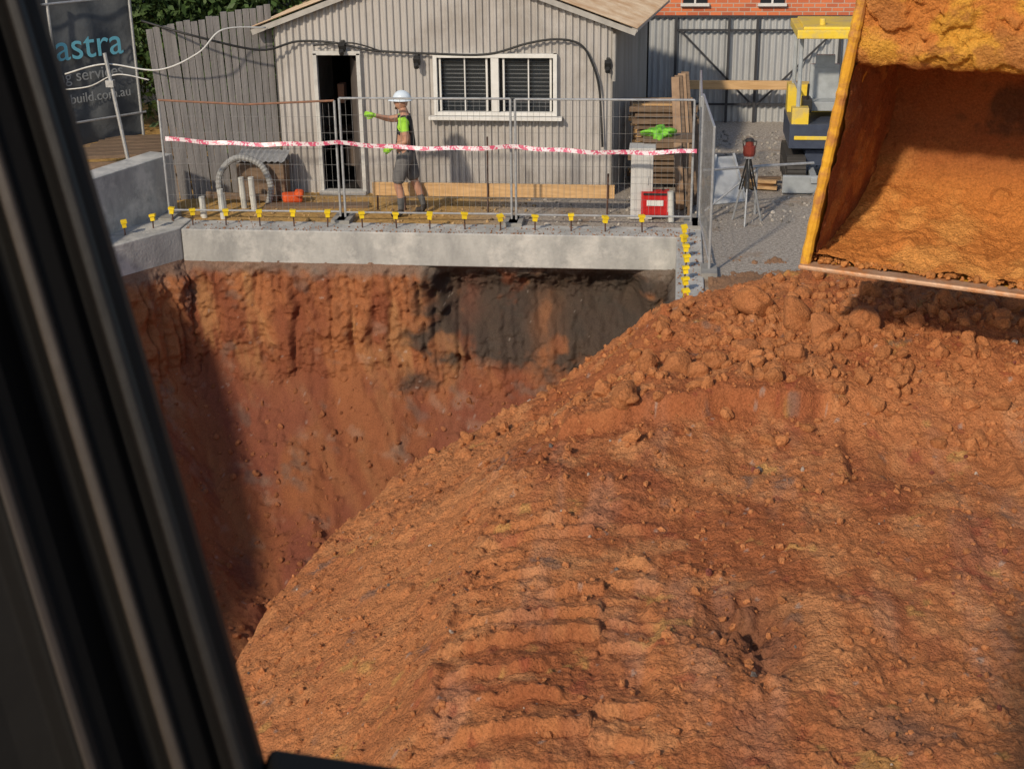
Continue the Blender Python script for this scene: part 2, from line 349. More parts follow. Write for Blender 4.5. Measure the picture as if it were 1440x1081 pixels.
b.obj('concrete_retaining_wall',[conc],bevel=.012)
b=MB();b.box((3.9,13.6,.05),(1.5,.35,.2));b.obj('concrete_kerb_block',[conc],bevel=.015)
n=900;px=rng.uniform(-7.0,.4,n);py=19.41+.48*rng.random(n)**2;rr=.004+.016*rng.random(n)**3
px2=rng.uniform(.12,.44,500);py2=rng.uniform(12.5,19.4,500);rr2=.004+.02*rng.random(500)**3
clods('soil_spill',np.stack([np.concatenate([px,px2]),np.concatenate([py,py2]),np.full(1400,.033)],1),np.concatenate([rr,rr2]),[np.array((.38,.20,.11))*random.uniform(.6,1.1) for _ in range(1400)],1,None,.2)
steel=nmat('rusty_rebar',(.12,.06,.04),(.06,.035,.03),rough=.8,scale=20)
yel=nmat('yellow_plastic',(.85,.62,.02),(.75,.52,.02),rough=.45,bump=0)
b=MB()
def rebar(x,y,h=.26,z0=0.0):
    dx=random.uniform(-.015,.015);dy=random.uniform(-.015,.015)
    b.tube([(x,y,z0-.1),(x+dx,y+dy,z0+h)],.011,0,6)
    q=Euler((random.uniform(-.15,.15),random.uniform(-.15,.15),random.random()*.6)).to_matrix()
    b.box((x+dx,y+dy,z0+h),(.085,.085,.035),1,q);b.box((x+dx,y+dy,z0+h-.045),(.06,.06,.07),1,q)
for i in range(14): rebar(-6.95+.505*i+random.uniform(-.02,.02),19.62,.24+random.uniform(-.02,.03))
for i in range(7): rebar(.21+random.uniform(-.015,.015),16.4+.49*i,.2)
for x,y in [(-7.28,19.75),(-7.45,19.35),(-7.72,18.95),(-7.95,18.5),(-8.15,18.0)]: rebar(x,y,.2,.04)
rebar(3.55,13.55,.25,.1)
b.obj('capped_rebar_row',[steel,yel])
# ------------------------------------------------------------------ fences
galv=nmat('galvanised_steel',(.50,.51,.52),(.36,.37,.38),rough=.45,metal=.5,bump=0,scale=15)
rust=nmat('rusty_pipe',(.30,.15,.09),(.18,.10,.07),rough=.8,scale=12)
wirem=nmat('mesh_wire',(.24,.24,.24),(.15,.14,.13),rough=.6,bump=0);footm=nmat('fence_foot',(.3,.29,.27),rough=.9)
def mesh_panel(name,p0,p1,z0,z1,top=0,dzt=0):
    b=MB();p0=Vector(p0);p1=Vector(p1);d=p1-p0;L_=d.length;dn=d/L_
    def P(t,z): return Vector((p0.x+dn.x*t,p0.y+dn.y*t,z))
    r=.018
    b.tube([P(0,z0),P(0,z1)],r,0,8);b.tube([P(L_,z0),P(L_,z1)],r,0,8)
    b.tube([P(0,z1),P(L_*.5,z1-dzt),P(L_,z1)],r*.9,top,8);b.tube([P(0,z0+.12),P(L_,z0+.12)],r*.8,0,8)
    n=int(L_/.085)
    for i in range(1,n): b.tube([P(L_*i/n,z0+.12),P(L_*i/n,z1-dzt*.7)],.0024,2,4,False)
    for i in range(1,7): zc=z0+.12+(z1-z0-.12)*i/7;b.tube([P(0,zc),P(L_,zc)],.0024,2,4,False)
    for t in(0,L_): b.box(P(t,.04),(.2,.45,.08),3)
    return b.obj(name,[galv,rust,wirem,footm])
mesh_panel('temporary_fence_panel',(-7.42,20.0),(-4.83,20.05),.03,1.78,1,.06)
mesh_panel('temporary_fence_panel',(-4.75,20.02),(-2.29,20.06),.03,1.82)
mesh_panel('temporary_fence_panel',(-2.22,20.03),(.30,20.06),.03,1.82)
mesh_panel('temporary_fence_panel',(.42,20.05),(.52,17.75),.03,1.9)
mesh_panel('temporary_fence_panel',(.42,22.6),(.40,20.3),.03,1.82)
b=MB();b.tube([(.45,20.4,.75),(1.4,20.9,.72),(2.1,21.2,.7)],.02,0,8);b.tube([(1.25,20.85,.0),(1.25,20.85,.73)],.02,0,8);b.tube([(.5,20.4,.15),(1.3,20.85,.72)],.015,0,8)
b.obj('fence_brace',[galv])
def tapemat():
    m,nt,bb=newmat('hazard_tape');N=nt.nodes;L=nt.links
    tc=N.new('ShaderNodeTexCoord');mp=N.new('ShaderNodeMapping');L.new(tc.outputs['Object'],mp.inputs[0])
    mp.inputs['Rotation'].default_value=(0,math.radians(35),0)
    w=N.new('ShaderNodeTexWave');w.bands_direction='X';w.inputs['Scale'].default_value=1.9;w.inputs['Distortion'].default_value=1.5;L.new(mp.outputs[0],w.inputs[0])
    n=N.new('ShaderNodeTexNoise');n.inputs['Scale'].default_value=38;L.new(tc.outputs['Object'],n.inputs[0])
    r=N.new('ShaderNodeValToRGB');r.color_ramp.elements[0].position=.5;r.color_ramp.elements[1].position=.7;r.color_ramp.elements[0].color=(.74,.66,.68,1);r.color_ramp.elements[1].color=(.60,.10,.18,1)
    a=N.new('ShaderNodeMath');a.operation='MULTIPLY_ADD';a.inputs[1].default_value=.45;L.new(w.outputs[1],a.inputs[0])
    a2=N.new('ShaderNodeMath');a2.operation='MULTIPLY_ADD';a2.inputs[1].default_value=2.0;a2.inputs[2].default_value=-.65;L.new(n.outputs[0],a2.inputs[0]);L.new(a2.outputs[0],a.inputs[2])
    L.new(a.outputs[0],r.inputs[0]);L.new(r.outputs[0],bb.inputs['Base Color']);bb.inputs['Roughness'].default_value=.35
    return m
b=MB();vs=[];fs=[];n=260
for i in range(n+1):
    t=i/n;x=-7.35+7.7*t;seg=(t*3)%1;z=1.23-.10*t-.05*math.sin(math.pi*seg)+.008*math.sin(t*60)
    tw=-.25+.4*math.sin(t*23+1.3*math.sin(t*9));hw=.031
    vs+= [(x,19.94+hw*math.sin(tw),z-hw*math.cos(tw)),(x,19.94-hw*math.sin(tw),z+hw*math.cos(tw))]
    if i<n: fs.append((2*i,2*i+2,2*i+3,2*i+1))
b.add(vs,fs);b.obj('hazard_tape',[tapemat()],smooth=True)
# ------------------------------------------------------------------ shed
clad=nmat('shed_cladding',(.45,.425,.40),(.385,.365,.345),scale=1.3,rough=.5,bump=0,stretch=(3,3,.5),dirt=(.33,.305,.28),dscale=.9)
cladS=nmat('shed_cladding_shaded',(.38,.35,.32),(.28,.26,.23),scale=1.3,rough=.6,bump=0,stretch=(3,3,.5))  # darker copy of the cladding, side wall shade put into its colour
whitep=nmat('white_paint',(.70,.69,.66),(.60,.59,.56),rough=.5,bump=.05)
roofm=nmat('weathered_roof',(.62,.50,.36),(.44,.28,.16),scale=2.5,rough=.7,bump=.1)
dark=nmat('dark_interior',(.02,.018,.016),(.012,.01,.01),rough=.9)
glass,nt,bb=newmat('window_glass');bb.inputs['Base Color'].default_value=(.02,.025,.03,1);bb.inputs['Roughness'].default_value=.08
shed=group('corrugated_shed',(-3.5,23.5,0))
def rib(s):
    v=math.sin(2*math.pi*s/.105);return -.026*max(-.35,min(1,v*1.8))
def topz(x): return min(2.6+.36*(x+6.3),2.6+.36*(-.72-x))
openings=[(-5.49,-4.84,0,2.17),(-3.64,-1.78,1.28,2.18)]
b=MB();x=-6.12;st=.0131
while x<-.95:
    x2=min(x+st,-.95);iv=[(0,topz(x))]
    for a0,a1,z0,z1 in openings:
        if x2>a0 and x<a1:
            nv=[]
            for p,q in iv:
                if z0>p:nv.append((p,z0))
                if z1<q:nv.append((z1,q))
            iv=nv
    for p,q in iv:
        y1=21.8+rib(x);y2=21.8+rib(x2)
        b.add([(x,y1,p),(x2,y2,p),(x2,y2,q),(x,y1,q)],[(0,1,2,3)])
    x=x2
b.obj('front_wall',[clad],shed)
b=MB()
def side(x0,y0,x1,y1,h):
    L_=math.hypot(x1-x0,y1-y0);n=int(L_/.0131);nx=-(y1-y0)/L_;ny=(x1-x0)/L_
    for i in range(n):
        s0=L_*i/n;s1=L_*(i+1)/n;r0=rib(s0);r1=rib(s1)
        a=(x0+(x1-x0)*i/n+nx*r0,y0+(y1-y0)*i/n+ny*r0);c=(x0+(x1-x0)*(i+1)/n+nx*r1,y0+(y1-y0)*(i+1)/n+ny*r1)
        b.add([(a[0],a[1],0),(c[0],c[1],0),(c[0],c[1],h),(a[0],a[1],h)],[(0,1,2,3)])
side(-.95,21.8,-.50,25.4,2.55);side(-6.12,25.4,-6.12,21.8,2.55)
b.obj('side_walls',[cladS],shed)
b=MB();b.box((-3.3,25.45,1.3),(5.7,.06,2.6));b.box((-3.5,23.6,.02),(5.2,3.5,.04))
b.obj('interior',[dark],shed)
b=MB();b.box((-5.2,23.4,.7),(1.1,.6,.05));b.box((-5.0,23.0,1.0),(.5,.05,.5));b.box((-5.3,22.6,1.45),(.1,.2,.3),1);b.box((-5.15,22.5,.5),(.2,.2,.4));b.obj('shelf_clutter',[nmat('clutter',(.12,.09,.07),rough=.8),rust],shed)
b=MB();ap=(-3.51,2.6+.36*2.79)
for sgn in(-1,1):
    n=300
    for i in range(n):
        y=21.62+3.95*i/n;y2=21.62+3.95*(i+1)/n
        def zof(yy): return .012*math.sin(2*math.pi*yy/.076)
        skew=lambda yy: (.12*(yy-21.6) if sgn>0 else 0)
        ex=ap[0]+sgn*2.95;ez=ap[1]-.36*2.95
        b.add([(ap[0],y,ap[1]+.05+zof(y)),(ex+skew(y),y,ez+.05+zof(y)),(ex+skew(y2),y2,ez+.05+zof(y2)),(ap[0],y2,ap[1]+.05+zof(y2))],[(0,1,2,3)])
b.obj('roof',[roofm],shed,smooth=True)
b=MB()
for sgn in(-1,1):
    b.beam((ap[0],21.66,ap[1]-.03),(ap[0]+sgn*2.93,21.66,ap[1]-.36*2.93-.03),.03,.08)
b.tube([(-.60,21.66,2.56),(-.15,25.5,2.56)],.05,0,8)
b.tube([(-.90,21.72,2.5),(-.90,21.72,1.8)],.03,0,8)
b.obj('barge_boards_and_gutter',[nmat('trim',(.40,.38,.35),rough=.6)],shed)
b=MB()
for xx in(-5.50,-4.82): b.box((xx,21.76,1.1),(.06,.09,2.2))
b.box((-5.16,21.76,2.2),(.75,.09,.06));b.box((-5.16,21.74,.03),(.75,.2,.06))
b.obj('door_frame',[nmat('door_paint',(.55,.54,.51),rough=.6)],shed,bevel=.004)
b=MB();b.box((-4.98,22.12,1.04),(.04,.62,2.06),0,Euler((0,0,.35)).to_matrix());b.obj('door_leaf',[nmat('door_leaf',(.13,.11,.10),rough=.7)],shed,bevel=.004)
b=MB()
x0,x1,z0,z1=-3.66,-1.76,1.26,2.2
for xx in(x0+.03,x1-.03): b.box((xx,21.75,(z0+z1)/2),(.06,.1,z1-z0))
b.box(((x0+x1)/2,21.75,(z0+z1)/2),(.12,.1,z1-z0-.13))
for zc in(z0+.03,z1-.03): b.box(((x0+x1)/2,21.751,zc),(x1-x0-.001,.1,.06))
b.box(((x0+x1)/2,21.70,z0-.03),(x1-x0+.16,.16,.05))
for cx in(-3.2,-2.22):
    for xx in(cx-.36,cx+.36): b.box((xx,21.78,(z0+z1)/2),(.03,.05,z1-z0-.13))
    b.box((cx+.02,21.785,(z0+z1)/2),(.02,.04,z1-z0-.13))
b.obj('window_frame',[whitep],shed,bevel=.004)
b=MB()
for cx in(-3.2,-2.22):
    for k in range(12):
        zc=z0+.12+k*.062
        b.box((cx,21.90,zc),(.74,.026,.004),0,Euler((math.radians(24+random.uniform(-4,4)),0,random.uniform(-.006,.006))).to_matrix())
b.obj('window_blinds',[nmat('blind',(.42,.42,.42),rough=.5,bump=0)],shed)
b=MB();b.box((-2.71,21.84,1.73),(1.86,.006,.9));gl=b.obj('window_glass',[glass],shed)
glm,nt,bb=newmat('thin_glass');bb.inputs['Base Color'].default_value=(.05,.06,.07,1);bb.inputs['Roughness'].default_value=.03;bb.inputs['Alpha'].default_value=.3
gl.data.materials.clear();gl.data.materials.append(glm)
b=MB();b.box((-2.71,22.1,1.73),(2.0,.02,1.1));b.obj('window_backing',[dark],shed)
blk=nmat('black_plastic',(.02,.02,.02),(.03,.03,.03),rough=.5,bump=0)
for x_,z_ in [(-5.05,2.3),(-3.9,2.1),(-.99,2.05)]:
    b=MB();b.box((x_,21.68,z_),(.10,.08,.12),0,Euler((.5,0,0)).to_matrix());b.box((x_,21.73,z_+.07),(.05,.1,.05));b.tube([(x_,21.6,z_-.04),(x_,21.64,z_-.1)],.04,0,10)
    b.obj('wall_lamp',[blk],bevel=.006)
def smoothpath(P,n=8):
    P=[Vector(p) for p in P];out=[]
    Q=[P[0]]+P+[P[-1]]
    for i in range(1,len(Q)-2):
        for k in range(n):
            t=k/n;a,b_,c,d=Q[i-1],Q[i],Q[i+1],Q[i+2]
            out.append(.5*((2*b_)+(c-a)*t+(2*a-5*b_+4*c-d)*t*t+(3*b_-a-3*c+d)*t**3))
    out.append(P[-1]);return out
b=MB();b.tube(smoothpath([(-8.0,21.2,2.75),(-7.2,21.1,2.55),(-6.3,21.5,2.28),(-5.75,21.7,2.38),(-5.15,21.7,2.36),(-4.6,21.7,2.25),(-3.6,21.7,2.2),(-2.8,21.7,2.2),(-2.2,21.7,2.36),(-1.75,21.7,2.42),(-1.4,21.7,2.34),(-1.22,21.7,2.05),(-1.12,21.7,1.7),(-1.08,21.7,1.2),(-1.06,21.7,.8)]),.018,0,6)
b.tube(smoothpath([(-5.5,21.69,2.32),(-4.9,21.69,2.36),(-4.4,21.69,2.22)]),.012,0,6)
b.obj('power_cable',[blk],smooth=True)
b=MB();b.tube(smoothpath([(-9.3,21.2,1.95),(-8.6,21.1,2.12),(-7.75,21.0,2.05),(-7.1,21.0,2.3),(-6.75,21.2,2.62),(-6.2,21.6,2.6)]),.013,0,6)
b.tube(smoothpath([(-9.5,21.2,1.7),(-8.9,21.1,1.78),(-8.4,21.0,1.98),(-7.9,21.0,1.9)]),.010,0,6)
b.obj('white_hose',[nmat('white_hose',(.6,.6,.58),rough=.5,bump=0)],smooth=True)
# ------------------------------------------------------------------ grey paling fence left
gp=nmat('weathered_paling',(.27,.255,.25),(.16,.153,.15),scale=3,rough=.85,bump=.3,bscale=30,stretch=(6,6,.4))
b=MB();P0=Vector((-7.75,21.1,0));P1=Vector((-6.2,21.95,0));n=17
for i in range(n):
    t=(i+.5)/n;p=P0.lerp(P1,t);h=2.62+.30*t+random.uniform(-.02,.03)
    q=Euler((0,math.radians(-3.5*(1-t)+random.uniform(-.4,.4)),math.atan2(.85,1.55))).to_matrix()
    b.box((p.x-.08*(1-t),p.y+random.uniform(-.006,.006),h/2),(.097,.022,h),0,q)
b.box(((P0+P1)/2+Vector((0,.05,.6))),(1.75,.04,.09),0,Euler((0,0,math.atan2(.85,1.55))).to_matrix())
b.obj('timber_paling_fence',[gp],bevel=.003)
ban=group('site_banner',(-10,21.8,0))
bm_=nmat('shade_cloth',(.115,.125,.135),(.075,.083,.092),scale=2,rough=.8,bump=.15,bscale=6,dist=.1)
E=Vector((-8.95,23.3,0));W=Vector((-11.6,20.0,0));dv=(E-W).normalized();ang=math.atan2(dv.y,dv.x);LB=(E-W).length
b=MB();vs=[];fs=[];nx=60;nz=20
nrm=Vector((dv.y,-dv.x,0))
for j in range(nz+1):
    for i in range(nx+1):
        p=W+(E-W)*i/nx;z=.6+2.5*j/nz;o=.03*math.sin(i*.5+j*.2)+.02*math.sin(i*.21-j*.6)
        vs.append((p.x+nrm.x*o,p.y+nrm.y*o,z))
for j in range(nz):
    for i in range(nx): a=j*(nx+1)+i;fs.append((a,a+1,a+nx+2,a+nx+1))
b.add(vs,fs);b.obj('cloth',[bm_],ban,smooth=True)
cy=nmat('cyan_print',(.18,.52,.66),(.15,.47,.60),rough=.6,bump=0);wt=nmat('grey_print',(.33,.35,.36),rough=.6,bump=0)
def text(s_,size,t,z,mat):
    c=bpy.data.curves.new('lettering','FONT');c.body=s_;c.size=size;c.extrude=.002;c.materials.append(mat);c.align_x='RIGHT'
    o=bpy.data.objects.new('lettering',c);S.collection.objects.link(o);p=W+dv*t+nrm*.07
    o.location=(p.x,p.y,z);o.rotation_euler=(math.pi/2,0,ang);par(o,ban)
text('b astra',.62,LB-.25,2.0,cy);text('building services',.27,LB-.3,1.65,wt);text('www.astrabuild.com.au',.22,LB-.2,1.3,wt)
b=MB()
for t in(.2,1.4,2.7,4.15): p=W+dv*t+nrm*.12;b.tube([(p.x,p.y,0),(p.x,p.y,3.0)],.025,0,8)
p=W+nrm*.13;q=E+nrm*.13
for z in(1.0,2.9): b.tube([(p.x,p.y,z),(q.x,q.y,z)],.02,0,8)
b.obj('pipe_frame',[galv],ban)
b=MB();b.tube([(-8.35,21.0,.5),(-8.55,21.0,2.3)],.03,0,8);b.box((-8.5,20.97,1.85),(.12,.1,.1));b.obj('scaffold_post',[galv])
tim=nmat('old_timber',(.22,.15,.10),(.13,.09,.06),scale=4,rough=.9,bump=.3,stretch=(1,6,6))
b=MB()
for k in range(6): b.box((-8.6+.02*k,21.6+.28*k,.62),(1.9,.24,.05),0,Euler((0,0,.25)).to_matrix())
b.box((-8.6,21.4,.45),(1.9,.08,.22),0,Euler((0,0,.25)).to_matrix());b.box((-7.85,21.7,.25),(.1,.1,.5));b.box((-9.2,21.3,.25),(.1,.1,.5))
b.obj('timber_platform',[tim],bevel=.004)
# ------------------------------------------------------------------ yard clutter
pine=nmat('pine_timber',(.62,.40,.20),(.48,.29,.13),scale=5,rough=.7,bump=.15,stretch=(.5,6,6))
b=MB();b.box((-2.65,20.72,.34),(3.65,.045,.20));b.obj('timber_rail',[pine],bevel=.004)
b=MB()
for x,y,h in[(-4.42,20.77,.35),(-4.0,20.77,.35),(-2.72,20.68,1.15),(-.93,20.68,.62)]:
    b.tube([(x,y,0),(x+.01,y,h)],.014,0,6)
b.obj('steel_stakes',[steel])
b=MB()
for x,y,h in[(-6.94,20.15,.32),(-6.63,20.10,.45),(-6.5,20.75,.48),(-6.3,20.6,.52),(-6.72,20.45,.3),(.02,20.33,.45)]:
    b.tube([(x,y,0),(x-.02,y,h)],.045,0,14,False);b.tube([(x-.02,y,h),(x-.02,y,h-.3)],.039,0,14,True)
b.obj('pvc_pipe_stubs',[nmat('pvc',(.60,.60,.56),(.48,.48,.45),rough=.4,bump=0)],smooth=False)
b=MB();P=smoothpath([(-6.9,20.9,0),(-6.92,20.95,.45),(-6.65,21.0,.72),(-6.3,21.05,.62),(-6.15,21.05,.3),(-6.2,21.05,0)],14)
b.tube(P,[.045+(.007 if i%2 else 0) for i in range(len(P))],0,10);b.obj('corrugated_conduit',[nmat('conduit',(.33,.33,.32),rough=.5,bump=0)])
b=MB();b.box((-5.85,21.15,.08),(.3,.24,.13),0,Euler((0,.05,.4)).to_matrix());b.box((-5.72,21.1,.16),(.14,.2,.08),0,Euler((.1,.1,.2)).to_matrix())
o=b.obj('orange_bag',[nmat('orange_fabric',(.75,.12,.03),(.6,.08,.02),rough=.7,bump=.4)],bevel=.035)
b=MB()
for i in range(40):
    x=-6.75+.02*i;z=lambda k:.62+.012*math.sin(k*1.3)
    b.add([(x,21.2,z(i)),(x+.02,21.2,z(i+1)),(x+.02,21.65,z(i+1)+.1),(x,21.65,z(i)+.1)],[(0,1,2,3)])
b.obj('corrugated_offcut',[galv])
b=MB();b.box((-6.35,21.4,.3),(.75,.35,.55));b.box((-6.6,21.0,.12),(1.1,.06,.1),0,Euler((0,.1,.25)).to_matrix());b.obj('timber_crate',[tim],bevel=.01)
b=MB();b.box((-5.4,20.9,.02),(1.6,.25,.04),0,Euler((0,0,.1)).to_matrix());b.obj('ground_plank',[tim],bevel=.004)
b=MB();b.box((-.42,20.55,.52),(.32,.34,1.0));b.box((-.42,20.55,1.045),(.38,.38,.05));b.box((-.42,20.375,.55),(.25,.012,.8));b.box((-.33,20.365,.6),(.02,.03,.12));b.obj('white_cabinet',[nmat('dirty_white',(.54,.53,.51),(.44,.43,.41),scale=2,rough=.6)],bevel=.012)
hv=nmat('hivis_green',(.24,.62,.06),(.16,.45,.05),rough=.7,bump=.2,bscale=15)
v,f=ICO[4];sc=np.array((.17,.14,.08));nn=fbm(v[:,0]+3,v[:,1]+v[:,2]*.8,.6,5,401)
vv=v*sc*(1+.7*nn)[:,None]+np.array((-.18,20.85,1.20));npmesh('hivis_jacket',vv,f,None,hv)
b=MB();b.box((-.05,20.9,1.12),(.75,.5,.05))
for x_ in(-.38,.28): b.box((x_,20.9,.55),(.05,.4,1.1))
b.obj('trestle_bench',[tim],bevel=.004)
red=nmat('red_plastic',(.50,.02,.02),(.40,.02,.02),rough=.35,bump=0)
b=MB();b.box((-.22,20.42,.27),(.40,.2,.34));b.box((-.22,20.31,.28),(.24,.012,.08),1);b.tube([(-.33,20.42,.44),(-.33,20.42,.5),(-.11,20.42,.5),(-.11,20.42,.44)],.014,2,6)
b.box((-.22,20.316,.41),(.34,.02,.03),2);b.obj('tool_case',[red,whitep,blk],bevel=.01)
b=MB()
for j in range(13):
    for i in range(4):
        b.box((-.12+.03*((j*7)%3-1)+random.uniform(-.03,.03),22.4+.24*i,.12+j*.095),(1.0+random.uniform(-.15,.1),.11,.045 if j%2 else .08),i%2,Euler((0,0,random.uniform(-.04,.04))).to_matrix())
b.obj('timber_stack',[tim,pine],bevel=.004)
b=MB()
for k in range(6):
    b.beam((.15+.07*k,21.0+.1*k,.02),(.02+.05*k,22.4+.05*k,1.75+.12*((k*5)%4)-.1*k),.12,.03,k%2)
b.obj('leaning_boards',[nmat('board_brown',(.36,.24,.15),(.25,.16,.1),rough=.8),tim],bevel=.003)
b=MB()
for k in range(9):
    b.box((1.1+random.uniform(-.15,.15),22.4+.12*(k%4),.05+.05*(k//4)),(1.1,.1,.045),k%2,Euler((0,0,random.uniform(-.35,.2))).to_matrix())
b.obj('timber_offcuts',[pine,tim],bevel=.003)
b=MB();b.add([(.62,21.3,.02),(1.15,21.55,.02),(.95,22.0,.62),(.68,21.9,.62),(.62,21.32,.0),(1.15,21.57,.0),(.95,22.02,.6),(.68,21.92,.6)],[(0,1,2,3),(7,6,5,4),(0,4,5,1),(1,5,6,2),(2,6,7,3),(3,7,4,0)])
b.beam((.62,21.28,.03),(.68,21.88,.66),.03,.03);b.beam((1.15,21.53,.03),(.95,21.98,.66),.03,.03);b.obj('leaning_sheet',[nmat('sheet',(.48,.5,.52),rough=.5)])
b=MB();c=Vector((1.1,20.35,.95))
for ang_ in(-1.7,.4,2.5):
    ft=Vector((1.1+.24*math.cos(ang_),20.35+.24*math.sin(ang_),0));k=c.lerp(ft,.5)
    for s_ in(-.02,.02): b.tube([c+Vector((s_,0,0)),k+Vector((s_*.8,0,0))],.013,0,6)
    b.tube([c.lerp(ft,.45),ft],.015,1,6)
    b.tube([c.lerp(ft,.55),Vector((1.1,20.35,.5))],.006,1,6)
b.tube([c-Vector((0,0,.45)),c+Vector((0,0,.02))],.014,1,8);b.tube([c-Vector((0,0,.0)),c+Vector((0,0,.03))],.07,1,12)
b.tube([(1.1,20.35,.98),(1.1,20.35,1.02),(1.1,20.35,1.12),(1.1,20.35,1.13),(1.1,20.35,1.2)],[.075,.09,.09,.06,.06],2,12)
b.tube([(1.1,20.35,1.2),(1.1,20.35,1.23)],[.07,.05],0,12);b.tube([(1.02,20.35,1.1),(1.0,20.3,1.2),(1.2,20.3,1.2),(1.18,20.35,1.1)],.01,0,6)
b.obj('laser_level_tripod',[blk,galv,nmat('instrument_red',(.22,.04,.03),(.15,.03,.02),rough=.4,bump=0)])
# ------------------------------------------------------------------ back fence & brick house
zinc=nmat('zincalume',(.46,.47,.47),(.37,.38,.39),scale=1.5,rough=.5,metal=.2,bump=0,stretch=(2,1,.4))
def corr(name,x0,x1,y,z0,z1,mat,pitch=.12):
    b=MB();n=int((x1-x0)/.02);vs=[];fs=[]
    for i in range(n+1):
        x=x0+(x1-x0)*i/n;yy=y+.03*math.sin(2*math.pi*x/pitch);vs+=[(x,yy,z0),(x,yy,z1)]
        if i<n:fs.append((2*i,2*i+2,2*i+3,2*i+1))
    b.add(vs,fs);return b.obj(name,[mat],smooth=True)
cf=corr('corrugated_fence',-1.2,6.5,27.95,0,1.98,zinc)
b=MB();dk=nmat('dark_steel',(.05,.05,.055),rough=.5,bump=0)
for x in(.02,1.02,1.55,3.1,5): b.box((x,27.86,1.0),(.05,.05,2.0))
for z in(.35,1.75): b.box((2.6,27.87,z),(5.2,.03,.04))
for a0,a1 in[((.1,1.75),(1.5,.35)),((1.6,.35),(3.0,1.75))]: b.beam((a0[0],27.85,a0[1]),(a1[0],27.85,a1[1]),.03,.035)
b.box((2.6,27.9,2.0),(7.6,.05,.04));b.obj('frame',[dk],cf)
b=MB();b.box((1.2,27.4,.80),(2.3,.09,.16));b.box((.2,27.4,.38),(.1,.09,.76));b.box((2.2,27.4,.38),(.1,.09,.76));b.obj('timber_barrier',[pine],bevel=.005)
def brickmat():
    m,nt,bb=newmat('red_brick');N=nt.nodes;L=nt.links
    tc=N.new('ShaderNodeTexCoord');sx=N.new('ShaderNodeSeparateXYZ');cx=N.new('ShaderNodeCombineXYZ');L.new(tc.outputs['Object'],sx.inputs[0]);L.new(sx.outputs[0],cx.inputs[0]);L.new(sx.outputs[2],cx.inputs[1])
    br=N.new('ShaderNodeTexBrick');br.inputs['Scale'].default_value=1;br.inputs['Brick Width'].default_value=.24;br.inputs['Row Height'].default_value=.086;br.inputs['Mortar Size'].default_value=.009
    br.inputs['Color1'].default_value=(.68,.19,.07,1);br.inputs['Color2'].default_value=(.44,.11,.05,1);br.inputs['Mortar'].default_value=(.46,.36,.28,1)
    L.new(cx.outputs[0],br.inputs[0]);L.new(br.outputs[0],bb.inputs['Base Color']);bb.inputs['Roughness'].default_value=.85
    bp_=N.new('ShaderNodeBump');bp_.inputs['Strength'].default_value=.6;bp_.inputs['Distance'].default_value=.01;bp_.invert=True;L.new(br.outputs[1],bp_.inputs['Height']);L.new(bp_.outputs[0],bb.inputs['Normal']);return m
bh=group('brick_house',(4,34,0));brk=brickmat()
b=MB();b.box((4,34,2.1),(13,6,4.2));b.obj('walls',[brk],bh)
b=MB();b.add([(-2.9,30.6,4.1),(10.9,30.6,4.1),(10.9,37.4,4.1),(-2.9,37.4,4.1),(1,34,6),(7,34,6)],[(0,1,5,4),(1,2,5),(2,3,4,5),(3,0,4),(3,2,1,0)]);b.obj('roof',[nmat('roof_tile',(.22,.1,.07),rough=.8)],bh)
b=MB()
for x in(.4,2.0,4.2): b.box((x,30.98,2.2),(.5,.05,.6),0);b.box((x,30.95,1.87),(.6,.1,.06),1);b.box((x,30.94,2.2),(.04,.04,.6),1)
b.obj('windows',[glass,whitep],bh)
# ------------------------------------------------------------------ mini excavator
me_=group('mini_excavator',(2.5,23.6,0))
navy=nmat('navy_paint',(.06,.075,.11),(.045,.055,.085),rough=.35,bump=0);myel=nmat('yellow_paint',(.82,.60,.06),(.72,.5,.05),rough=.35,bump=0,dirt=(.55,.42,.15));greyp=nmat('grey_paint',(.38,.41,.43),rough=.4,bump=0)
rub=nmat('track_rubber',(.06,.055,.05),rough=.8,bump=.3)
b=MB()
for cx in(1.95,3.05):
    P=[(math.cos(k/28*2*math.pi),math.sin(k/28*2*math.pi)) for k in range(28)]
    L2=.55;rr_=.24
    ring=[(23.75+(L2 if c_>0 else -L2)+c_*rr_,.26+s_*rr_) for (c_,s_) in P]
    n=len(ring);vs=[(cx-.14,y,z) for y,z in ring]+[(cx+.14,y,z) for y,z in ring]
    b.add(vs,[tuple(range(n)),tuple(range(2*n-1,n-1,-1))]+[(i,n+i,n+(i+1)%n,(i+1)%n) for i in range(n)])
    for i in range(0,n):
        y,z=ring[i];nx_=y-(23.75+(L2 if P[i][0]>0 else -L2));a=math.atan2(z-.26,nx_);b.box((cx,y,z),(.29,.05,.05),0,Euler((a,0,0)).to_matrix())
    for yy in np.arange(23.25,24.3,.25):
        b.tube([(cx-.16,yy,.2),(cx+.16,yy,.2)],.1,0,12)
b.obj('tracks',[rub],me_)
b=MB();b.box((2.5,22.72,.17),(1.55,.06,.28),1,Euler((.15,0,0)).to_matrix());b.box((2.2,23.0,.25),(.1,.7,.1),1);b.box((2.8,23.0,.25),(.1,.7,.1),1)
b.box((2.5,23.75,.45),(.8,.8,.25),0);b.tube([(2.5,23.75,.5),(2.5,23.75,.62)],.35,0,16)
b.box((2.5,23.85,.82),(1.35,1.35,.38),0);b.box((1.98,23.30,1.13),(.26,.22,.26),2);b.box((3.0,23.4,1.05),(.3,.5,.5),2);b.box((2.5,24.4,1.2),(1.3,.35,.5),2)
b.box((2.5,23.165,.80),(1.2,.02,.06),2)
